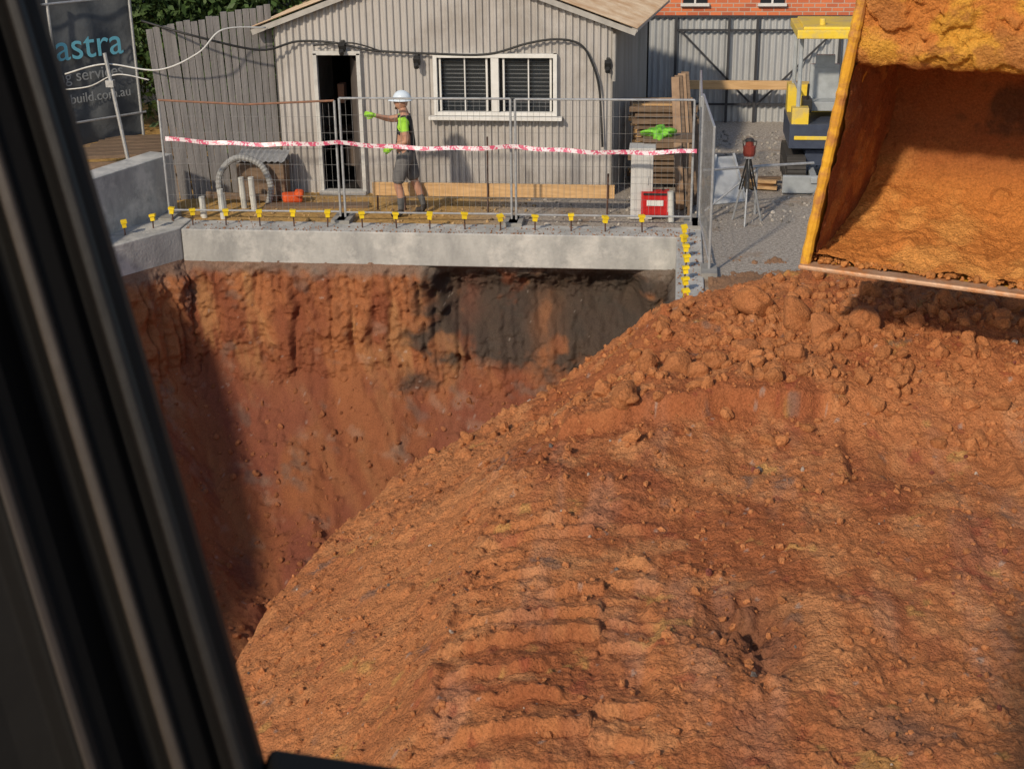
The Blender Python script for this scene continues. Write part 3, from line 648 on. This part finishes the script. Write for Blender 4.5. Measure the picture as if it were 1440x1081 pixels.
b.box((2.4,23.9,1.2),(.5,.45,.14),1);b.box((2.4,24.12,1.5),(.46,.12,.6),1);b.box((2.4,24.1,1.85),(.3,.1,.2),1)
b.box((2.1,23.6,1.25),(.14,.4,.2),3);b.tube([(2.1,23.5,1.3),(2.1,23.42,1.6)],.02,3,8);b.tube([(2.8,23.5,1.3),(2.8,23.42,1.6)],.02,3,8)
b.obj('body',[navy,greyp,myel,blk],me_,bevel=.03)
b=MB()
for x,y in[(1.95,23.35),(3.05,23.35),(1.95,24.4),(3.05,24.4)]: b.tube([(x,y,.95),(x,y,2.36)],.035,0,8)
b.tube([(1.95,23.35,1.5),(1.95,24.4,1.5)],.02,0,8)
b.obj('canopy_posts',[greyp],me_)
b=MB();b.box((2.55,23.8,2.40),(1.4,1.5,.13));b.box((2.55,23.8,2.48),(1.2,1.3,.05));b.tube([(2.25,23.4,2.5),(2.25,23.4,2.6)],.05,0,10);b.obj('canopy',[myel],me_,bevel=.05)
b=MB();b.beam((2.75,23.0,.7),(2.95,22.6,1.7),.16,.2,0);b.beam((2.95,22.6,1.7),(3.1,22.2,1.1),.13,.16,0);b.tube([(2.75,23.0,.55),(2.9,22.6,1.3)],.04,1,8)
b.obj('boom',[navy,galv],me_,bevel=.02)
me_.location=(2.5,22.95,0)
# ------------------------------------------------------------------ large bucket
OX=.87
bk=group('excavator_bucket',(OX,8.6,2.89))
ex=np.array((.922,-.386,0));ey=np.array((.386,.922,0));O=np.array((OX,8.6,2.89));Wd=2.1
def BL(x,q,h):
    x=np.asarray(x,float);q=np.asarray(q,float);h=np.asarray(h,float)
    ins=.165*h;xx=ins+x*(Wd-2*ins)
    return O+xx[...,None]*ex+q[...,None]*ey+h[...,None]*np.array((0,0,1.))
prof=[(-.13,1.95),(-.15,1.7),(-.13,1.48),(-.09,1.28),(.0,1.20),(.2,1.24),(.5,1.28),(.82,1.2),(1.06,.95),(1.14,.62),(1.02,.34),(.77,.16),(.4,.06),(.0,0)]
pp=smoothpath([(q,h,0) for q,h in prof],8);pq=np.array([(p.x,p.y) for p in pp])
sl=np.concatenate([[0],np.cumsum(np.linalg.norm(np.diff(pq,axis=0),axis=1))])
w=np.arange(0,sl[-1],.010);q=np.interp(w,sl,pq[:,0]);h=np.interp(w,sl,pq[:,1])
dq=np.gradient(q);dh=np.gradient(h);ln=np.hypot(dq,dh);nq=dh/ln;nh=-dq/ln
u=np.linspace(0,1,210)
UU,QQ=np.meshgrid(u,q);_,HH=np.meshgrid(u,h);_,WW=np.meshgrid(u,w);_,NQ=np.meshgrid(u,nq);_,NH=np.meshgrid(u,nh)
xx=UU*Wd
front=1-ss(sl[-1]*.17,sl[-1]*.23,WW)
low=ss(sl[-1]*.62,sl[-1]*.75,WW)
dsp=fbm(xx,WW,.3,5,501,.6)*.022+lump(xx,WW,.09,.5,503,.1,.42)*.45*(low+.2)+lump(xx,WW,.035,.7,505,.12,.45)*.6*(low+.15)+fbm(xx,WW,.06,4,507,.65)*.008
dsp=dsp+front*(ss(-.1,.15,fbm(xx,WW*1.5,.22,5,509))*.035)+low*ss(.0,.6,fbm(xx,WW,.35,4,511))*.04
sg=1.0
if NH[-5,0]<0: sg=-1
V=BL(UU,QQ+sg*NQ*dsp,HH+sg*NH*dsp)
col=np.zeros(UU.shape+(3,))+np.array((.56,.205,.052))
col=mixc(col,(.66,.29,.08),ss(-.2,.5,fbm(xx,WW,.3,5,521)))
col=mixc(col,(.25,.08,.034),(1-low)*(1-front)*.9)  # shade of the upper interior painted into the soil colour
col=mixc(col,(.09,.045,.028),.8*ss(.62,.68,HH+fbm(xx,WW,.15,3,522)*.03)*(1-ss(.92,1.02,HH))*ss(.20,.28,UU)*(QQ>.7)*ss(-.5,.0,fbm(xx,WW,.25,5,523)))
col=mixc(col,(.66,.34,.05),front*ss(-.1,.4,fbm(xx,WW*2,.3,5,525))*.8)
col=mixc(col,(.42,.17,.055),front*ss(.1,.5,fbm(xx,WW*1.5,.22,5,509))*.7)
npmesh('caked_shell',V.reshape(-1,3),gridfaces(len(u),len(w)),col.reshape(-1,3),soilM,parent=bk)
yb=nmat('bucket_paint',(.74,.40,.035),(.60,.28,.03),scale=6,rough=.5,bump=.3,bscale=20,dirt=(.44,.19,.06),dscale=7)
lipm=nmat('worn_lip',(.55,.37,.25),(.42,.24,.14),scale=8,rough=.5,metal=.2,bump=.3,dirt=(.48,.20,.07),dscale=6)
V2=BL(UU,QQ-sg*NQ*.05,HH-sg*NH*.05)
npmesh('outer_shell',V2[::6,::10].reshape(-1,3),gridfaces(len(u[::10]),len(w[::6])),None,yb,parent=bk)
hh=np.arange(.01,1.24,.011);qa=np.linspace(0,1,100)
hmask=w>sl[-1]*.25
hs=h[hmask];qs=q[hmask];o_=np.argsort(hs)
qmax=np.interp(hh,hs[o_],qs[o_])
QA,HA=np.meshgrid(qa,hh);QM=np.repeat(qmax[:,None],len(qa),1);QA2=-.07*HA+QA*(QM+.07*HA+.03)
dd=.02+fbm(QA2,HA,.2,5,541)*.02+lump(QA2,HA,.08,.5,543,.1,.45)*.4
ins=.165*HA+dd
VL=O+ins[...,None]*ex+QA2[...,None]*ey+HA[...,None]*np.array((0,0,1.))
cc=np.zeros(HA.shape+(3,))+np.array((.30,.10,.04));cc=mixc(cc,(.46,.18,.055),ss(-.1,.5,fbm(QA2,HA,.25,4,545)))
npmesh('caked_cheek',VL.reshape(-1,3),gridfaces(len(qa),len(hh)),cc.reshape(-1,3),soilM,parent=bk)
b=MB()
def plate(xa,xb_,inner):
    out=[(q_-sg*a*.06,h_-sg*c*.06) for q_,h_,a,c in list(zip(q,h,nq,nh))[::5]]
    out.append((-.03,-.05))
    n=len(out);A=[];B=[]
    for q_,h_ in out:
        ins=.165*h_;xw=ins+inner*(Wd-2*ins)
        A.append(O+(xw+xa)*ex+q_*ey+np.array((0,0,h_)));B.append(O+(xw+xb_)*ex+q_*ey+np.array((0,0,h_)))
    b.add([tuple(x) for x in A]+[tuple(x) for x in B],[tuple(range(n)),tuple(range(2*n-1,n-1,-1))]+[(i,(i+1)%n,n+(i+1)%n,n+i) for i in range(n)])
plate(-.05,0.0,0);plate(0.0,.05,1)
for inner,sgn in((0,-1),(1,1)):
    P=[];R_=[]
    for h_ in np.linspace(-.03,1.95,60):
        ins=.165*h_;xw=ins+inner*(Wd-2*ins)+sgn*.02;P.append(tuple(O+xw*ex+(-.03-.07*h_)*ey+np.array((0,0,h_))));R_.append(.032+random.uniform(-.003,.004))
    b.tube(P,R_,0,10)
b.obj('side_plates',[yb],bk)
b=MB();A=O+(-.05)*ex+(-.03)*ey+np.array((0,0,-.03));B=O+(Wd+.05)*ex+(-.03)*ey+np.array((0,0,-.03));b.beam(A,B,.12,.030,0)
b.obj('cutting_edge',[lipm],bk,bevel=.01)
# mud stuck along the cutting edge
n=260;t=rng.random(n)*Wd;rr=.008+.028*rng.random(n)**3
clods('lip_mud',[tuple(O+ti*ex+(-.02+.10*random.random())*ey+np.array((0,0,.002))) for ti in t],rr,[np.array((.56,.22,.06))*random.uniform(.8,1.15) for _ in rr],2,bk,.25)
b=MB()
for xo in(.8,1.3):
    c=O+xo*ex+.25*ey+np.array((0,0,2.2));b.box(tuple(c),(.06,.5,.7),0,Euler((0,0,-.396)).to_matrix())
c=O+1.05*ex+.25*ey;b.tube([tuple(c+np.array((0,0,2.3))-.35*ex),tuple(c+np.array((0,0,2.3))+.35*ex)],.06,1,12)
b.box(tuple(c+np.array((0,0,3.2))),(.36,.5,1.8),0,Euler((0,0,-.396)).to_matrix())
b.obj('stick_and_hinge',[yb,galv],bk,bevel=.02)
# ------------------------------------------------------------------ excavator cab pillar
cab=group('excavator_cab',(-.3,.7,5.1))
Dp=Vector((-.117,.10,.397)).normalized();base=Vector((-.223,.65,4.92))
Xp=Vector((-.97,-.24,0));Xp=(Xp-Dp*Xp.dot(Dp)).normalized();Np=Dp.cross(Xp)
if Np.y>0: Np=-Np
matt=nmat('cab_black',(.0035,.003,.003),(.005,.0045,.004),rough=.7,bump=.05,spec=.15);seal=nmat('rubber_seal',(.010,.008,.007),(.006,.005,.005),rough=.5,bump=.05,spec=.25);trim_=nmat('cab_trim',(.045,.034,.027),(.03,.023,.018),rough=.5,bump=.05,spec=.3)
prof_=[(0,.0),(.004,.008),(.013,.010),(.018,.0),(.022,-.004),(.026,.004),(.036,.010),(.046,.008),(.05,-.004),(.055,-.01),(.062,-.008),(.07,.012),(.078,.02),(.09,.022),(.10,.015),(.12,.016),(.3,.05),(.3,-.06),(.02,-.05),(0,-.02)]
def extr(name,pr,l0,l1,mat,ox=0):
    b=MB();n=len(pr);vs=[]
    for l in(l0,l1):
        for x,y in pr: vs.append(base+Dp*l+Xp*(x+ox)+Np*y)
    b.add(vs,[tuple(range(n)),tuple(range(2*n-1,n-1,-1))]+[(i,(i+1)%n,n+(i+1)%n,n+i) for i in range(n)])
    return b.obj(name,[mat],cab,bevel=.0015)
extr('window_pillar',prof_,-.35,.75,matt)
extr('rubber_seal',[(.004,.006),(.007,.0125),(.013,.0125),(.016,.006)],-.345,.745,seal)
extr('glass_channel',[(.036,.011),(.038,.0165),(.044,.0165),(.046,.010)],-.345,.745,trim_)
extr('door_trim',[(.078,.018),(.08,.027),(.085,.029),(.087,.02)],-.345,.745,trim_)
b=MB();p0=base+Dp*(-.02);b.beam(p0-Xp*.0,p0-Xp*.30+Vector((.0,-.0,-.16)),.04,.02,0);b.obj('window_sill',[matt],cab,bevel=.005)
# ------------------------------------------------------------------ trees
leaf=nmat('foliage',(.07,.12,.03),(.03,.06,.018),scale=1.2,rough=.6,bump=0);bark=nmat('bark',(.12,.09,.07),rough=.9,bump=.4)
def tree(name,x,y,h,cr,zc,nl,seed,fl=.65):
    rg=np.random.default_rng(seed);e=group(name,(x,y,0));b=MB()
    b.tube([(x,y,0),(x+.1,y,h*.3),(x,y+.1,h*.6)],[.22,.16,.1],0,10)
    cl=[]
    for k in range(30):
        d=rg.normal(size=3);d/=np.linalg.norm(d);r_=cr*rg.uniform(.3,1);c=(x+d[0]*r_,y+d[1]*r_,zc+d[2]*r_*fl);cl.append(c)
        b.tube([(x,y,h*.35+rg.random()*h*.2),((x+c[0])/2,(y+c[1])/2,(zc+c[2])/2-.2),c],[.07,.04,.015],0,5)
    b.obj('trunk_and_limbs',[bark],e)
    cl=np.array(cl);ci=rg.integers(0,len(cl),nl);P=cl[ci]+rg.normal(size=(nl,3))*cr*.22
    P[:,2]=np.maximum(P[:,2],.05)
    a=rg.normal(size=(nl,3));a/=np.linalg.norm(a,axis=1)[:,None];t=rg.normal(size=(nl,3));bb_=np.cross(a,t);bb_/=np.linalg.norm(bb_,axis=1)[:,None]
    s_=rg.uniform(.05,.11,nl)[:,None]
    V=np.stack([P-a*s_,P+bb_*s_*.5,P+a*s_,P-bb_*s_*.5],1).reshape(-1,3)
    npmesh('leaves',V,np.arange(nl*4).reshape(-1,4),None,leaf,False,e)
tree('garden_tree',-6.2,25.6,4.5,1.9,3.6,14000,1);tree('garden_tree',-12.0,26.0,6,2.6,3.2,18000,2,.9);tree('garden_tree',-8.9,26.5,5,2.2,2.4,20000,3,1.0)
b=MB()
for i in range(120): b.box((-16+.1*i,29.5+random.uniform(-.01,.01),1.1),(.095,.02,2.2+random.uniform(-.03,.03)))
b.obj('rear_paling_fence',[gp])
# ------------------------------------------------------------------ worker
wk=group('construction_worker',(-3.89,20.46,0));WO=Vector((-3.89,20.46,0))
skin=nmat('skin',(.45,.24,.16),(.40,.21,.14),rough=.55,bump=0);shirtD=nmat('dark_vest',(.02,.022,.028),(.03,.03,.035),rough=.8,bump=.1);short=nmat('grey_shorts',(.16,.155,.155),(.11,.105,.105),rough=.85,bump=.2)
boot=nmat('boots',(.04,.033,.03),rough=.7);sock=nmat('socks',(.12,.12,.12),rough=.9);hvw=nmat('hivis_shirt',(.38,.72,.06),(.30,.6,.05),rough=.7,bump=.1)
J={'pel':((.0,0,.96),(.165,.145)),'sp':((.0,0,1.14),(.15,.135)),'ch':((-.01,0,1.35),(.18,.15)),'nb':((.0,0,1.50),(.09,.085)),'nk':((-.02,0,1.57),(.065,.065)),'hd':((-.03,0,1.64),(.065,.065)),
'hL':((-.01,-.10,.88),(.115,.12)),'tL':((-.07,-.12,.70),(.115,.115)),'kL0':((-.115,-.12,.54),(.105,.105)),'kL1':((-.118,-.12,.525),(.064,.064)),'kL':((-.12,-.12,.49),(.064,.064)),'cL':((-.08,-.12,.34),(.066,.066)),'aL':((-.09,-.12,.13),(.045,.045)),'fL':((-.09,-.12,.06),(.058,.055)),'oL':((-.25,-.13,.04),(.05,.04)),
'hR':((.01,.10,.88),(.115,.12)),'tR':((.05,.12,.70),(.115,.115)),'kR0':((.075,.12,.54),(.105,.105)),'kR1':((.078,.12,.525),(.064,.064)),'kR':((.09,.12,.49),(.064,.064)),'cR':((.15,.12,.36),(.066,.066)),'aR':((.21,.12,.15),(.045,.045)),'fR':((.215,.12,.08),(.058,.055)),'oR':((.08,.13,.04),(.05,.04)),
'sL':((.01,-.19,1.44),(.08,.08)),'uL':((.04,-.24,1.3),(.066,.066)),'eL':((.07,-.27,1.17),(.05,.05)),'wL':((-.14,-.26,1.08),(.034,.032)),'pL':((-.20,-.26,1.06),(.042,.024)),
'sR':((-.01,.19,1.44),(.08,.08)),'uR':((-.13,.22,1.42),(.066,.066)),'eR':((-.27,.22,1.40),(.05,.05)),'wR':((-.46,.12,1.47),(.034,.032)),'pR':((-.52,.10,1.48),(.042,.024))}
Ed=[('pel','sp','t'),('sp','ch','t'),('ch','nb','t'),('nb','nk','s'),('nk','hd','s')]
for q_ in'LR': Ed+=[('pel','h'+q_,'p'),('h'+q_,'t'+q_,'p'),('t'+q_,'k'+q_+'0','p'),('k'+q_+'0','k'+q_+'1','p'),('k'+q_+'1','k'+q_,'s'),('k'+q_,'c'+q_,'s'),('c'+q_,'a'+q_,'k'),('a'+q_,'f'+q_,'b'),('f'+q_,'o'+q_,'b'),('ch','s'+q_,'v'),('s'+q_,'u'+q_,'v'),('u'+q_,'e'+q_,'s'),('e'+q_,'w'+q_,'s'),('w'+q_,'p'+q_,'g')]
names=list(J);idx={k:i for i,k in enumerate(names)}
me=bpy.data.meshes.new('body');me.from_pydata([J[k][0] for k in names],[(idx[a],idx[b_]) for a,b_,_ in Ed],[])
ob=bpy.data.objects.new('body_tmp',me);S.collection.objects.link(ob)
md=ob.modifiers.new('s','SKIN');md.use_smooth_shade=True;md2=ob.modifiers.new('ss','SUBSURF');md2.levels=2;md2.render_levels=2
for i,k in enumerate(names):
    sv=me.skin_vertices[0].data[i];sv.radius=J[k][1];sv.use_root=(k=='pel')
bpy.context.view_layer.update();dg=bpy.context.evaluated_depsgraph_get();nm=bpy.data.meshes.new_from_object(ob.evaluated_get(dg));bpy.data.objects.remove(ob)
mats=[skin,shirtD,short,boot,sock,hvw]
nm.materials.clear()
for m in mats:nm.materials.append(m)
segs=[(Vector(J[a][0]),Vector(J[b_][0]),t) for a,b_,t in Ed]
mi={'t':1,'s':0,'p':2,'k':4,'b':3,'v':5,'g':5}
for p_ in nm.polygons:
    c=p_.center;best=None
    for a,b_,t in segs:
        d=b_-a;k=max(0,min(1,(c-a).dot(d)/d.length_squared));dd=(c-(a+d*k)).length
        if best is None or dd<best[0]:best=(dd,t)
    t=best[1];i_=mi[t]
    if t=='t': i_=5 if (c.z>1.44 and c.x<.03) else 1
    if t=='v' and abs(c.y)<.17 : i_=1
    if t=='t' and c.z<1.0:i_=2
    if t=='p' and c.z>1.02:i_=1
    if t=='k' and c.z>.30:i_=0
    p_.material_index=i_;p_.use_smooth=True
ob=bpy.data.objects.new('body',nm);S.collection.objects.link(ob);ob.location=WO;par(ob,wk)
v,f=ICO[4];v=v.copy();hd=v*np.array((.098,.077,.118))
fx=v[:,0]<0
hd[:,0]-=np.exp(-((v[:,1]/.16)**2+((v[:,2]+.12)/.17)**2))*fx*.022
hd[:,0]-=np.exp(-((v[:,1]/.4)**2+((v[:,2]+.8)/.25)**2))*(v[:,0]<.1)*.018
hd[:,1]+=np.sign(v[:,1])*np.exp(-(((v[:,0]-.05)/.16)**2+((v[:,2]+.1)/.22)**2))*.016
hd[:,0]+=np.exp(-(((np.abs(v[:,1])-.38)/.15)**2+((v[:,2]-.1)/.12)**2))*fx*.008
hd+=np.array((-.045,0,1.70))+np.array(WO)
npmesh('head',hd,f,None,skin,True,wk)
b=MB();C0=WO+Vector((-.03,0,1.735))
vs=[];fs=[];nu=28;nv_=9
for j in range(nv_+1):
    ph=j/nv_*math.pi/2
    for i in range(nu):
        t=2*math.pi*i/nu;ridge=1+.04*math.exp(-(math.sin(t)/.2)**2)*math.sin(ph)
        vs.append(C0+Vector((.138*math.cos(ph)*math.cos(t),.112*math.cos(ph)*math.sin(t),.125*math.sin(ph)*ridge)))
for j in range(nv_):
    for i in range(nu): fs.append((j*nu+i,j*nu+(i+1)%nu,(j+1)*nu+(i+1)%nu,(j+1)*nu+i))
b.add(vs,fs)
vs=[];fs=[]
for i in range(nu):
    t=2*math.pi*i/nu;br=.02+(.05 if math.cos(t)<-.4 else 0)
    for k,(rx,ry,z) in enumerate([(.136,.110,.0),(.138+br,.112+.018,-.012),(.138+br,.112+.018,-.018),(.134,.108,-.012)]): vs.append(C0+Vector((rx*math.cos(t),ry*math.sin(t),z)))
for i in range(nu):
    j=(i+1)%nu
    for k in range(3): fs.append((i*4+k,j*4+k,j*4+k+1,i*4+k+1))
b.add(vs,fs);b.obj('hard_hat',[nmat('white_hat',(.62,.70,.78),(.60,.68,.76),rough=.3,bump=0)],wk,smooth=True)
b=MB();b.tube([WO+Vector((-.125,-.05,1.71)),WO+Vector((-.14,0,1.712)),WO+Vector((-.125,.05,1.71))],.014,0,8);b.tube([WO+Vector((-.13,-.05,1.712)),WO+Vector((.0,-.082,1.715))],.004,0,5)
b.obj('glasses',[blk],wk)
b=MB();b.tube(smoothpath([WO+Vector((-.11,-.03,1.62)),WO+Vector((-.125,0,1.60)),WO+Vector((-.11,.03,1.62))]),[.018]*17,0,8);b.obj('beard',[nmat('beard',(.06,.035,.02),rough=.9)],wk)
b=MB()
def hand(palm,d,up,side_):
    palm=WO+Vector(palm);d=Vector(d).normalized();up=Vector(up).normalized();sd=d.cross(up).normalized()*side_
    for k,(o_,l_) in enumerate([(-.03,.062),(-.01,.072),(.01,.068),(.03,.052)]):
        p=palm+up*o_+d*.02
        b.tube([p-d*.03,p+d*.02,p+d*(.02+l_*.4)+sd*.008,p+d*(.02+l_*.7)+sd*.028,p+d*(.02+l_*.75)+sd*.045],[.011,.011,.010,.009,.007],0,7)
    p=palm+up*(-.035)
    b.tube([p-d*.03,p-up*.018+d*.01,p-up*.026+d*.035+sd*.01,p-up*.02+d*.055+sd*.02],[.014,.013,.011,.008],0,7)
    b.tube([palm-d*.05,palm-d*.02,palm+d*.03],[.028,.038,.036],0,10)
hand((-.205,-.26,1.06),(-1,0,-.25),(0,.3,1),1);hand((-.525,.10,1.485),(-1,-.2,.15),(0,.2,1),1)
b.obj('gloves',[hvw],wk,smooth=True)
# ------------------------------------------------------------------ camera, light
a=math.radians(6.6);p=math.radians(21.4);r=.014
F=Vector((-math.sin(a)*math.cos(p),math.cos(a)*math.cos(p),-math.sin(p)));R=Vector((math.cos(a),math.sin(a),0));U=R.cross(F)
cx=R*math.cos(r)-U*math.sin(r);cy_=R*math.sin(r)+U*math.cos(r)
cam=bpy.data.cameras.new('camera');co=bpy.data.objects.new('camera',cam);S.collection.objects.link(co)
M=Matrix((cx,cy_,-F)).transposed().to_4x4();M.translation=Vector((0,0,5.4));co.matrix_world=M
cam.lens=50;cam.sensor_width=36;cam.clip_start=.05;cam.clip_end=600
cam.dof.use_dof=True;cam.dof.focus_distance=13;cam.dof.aperture_fstop=18
S.camera=co
el=math.radians(32);azd=math.radians(24);az=(math.sin(azd),math.cos(azd))
Ld=Vector((az[0]*math.cos(el),az[1]*math.cos(el),-math.sin(el)))
sun=bpy.data.lights.new('sun','SUN');sun.energy=3.2;sun.angle=math.radians(2.5);sun.color=(1,.86,.67)
so=bpy.data.objects.new('sun',sun);S.collection.objects.link(so);so.rotation_euler=Ld.to_track_quat('-Z','Y').to_euler();so.location=(-20,-20,25)
w=bpy.data.worlds.new('World');S.world=w;w.use_nodes=True;nt=w.node_tree;bg=nt.nodes['Background']
sk=nt.nodes.new('ShaderNodeTexSky');sk.sky_type='NISHITA';sk.sun_disc=False;sk.sun_elevation=el;sk.sun_rotation=math.atan2(-az[0],-az[1])
nt.links.new(sk.outputs[0],bg.inputs[0]);bg.inputs[1].default_value=.12
S.view_settings.view_transform='Standard';S.view_settings.look='None';S.view_settings.exposure=0
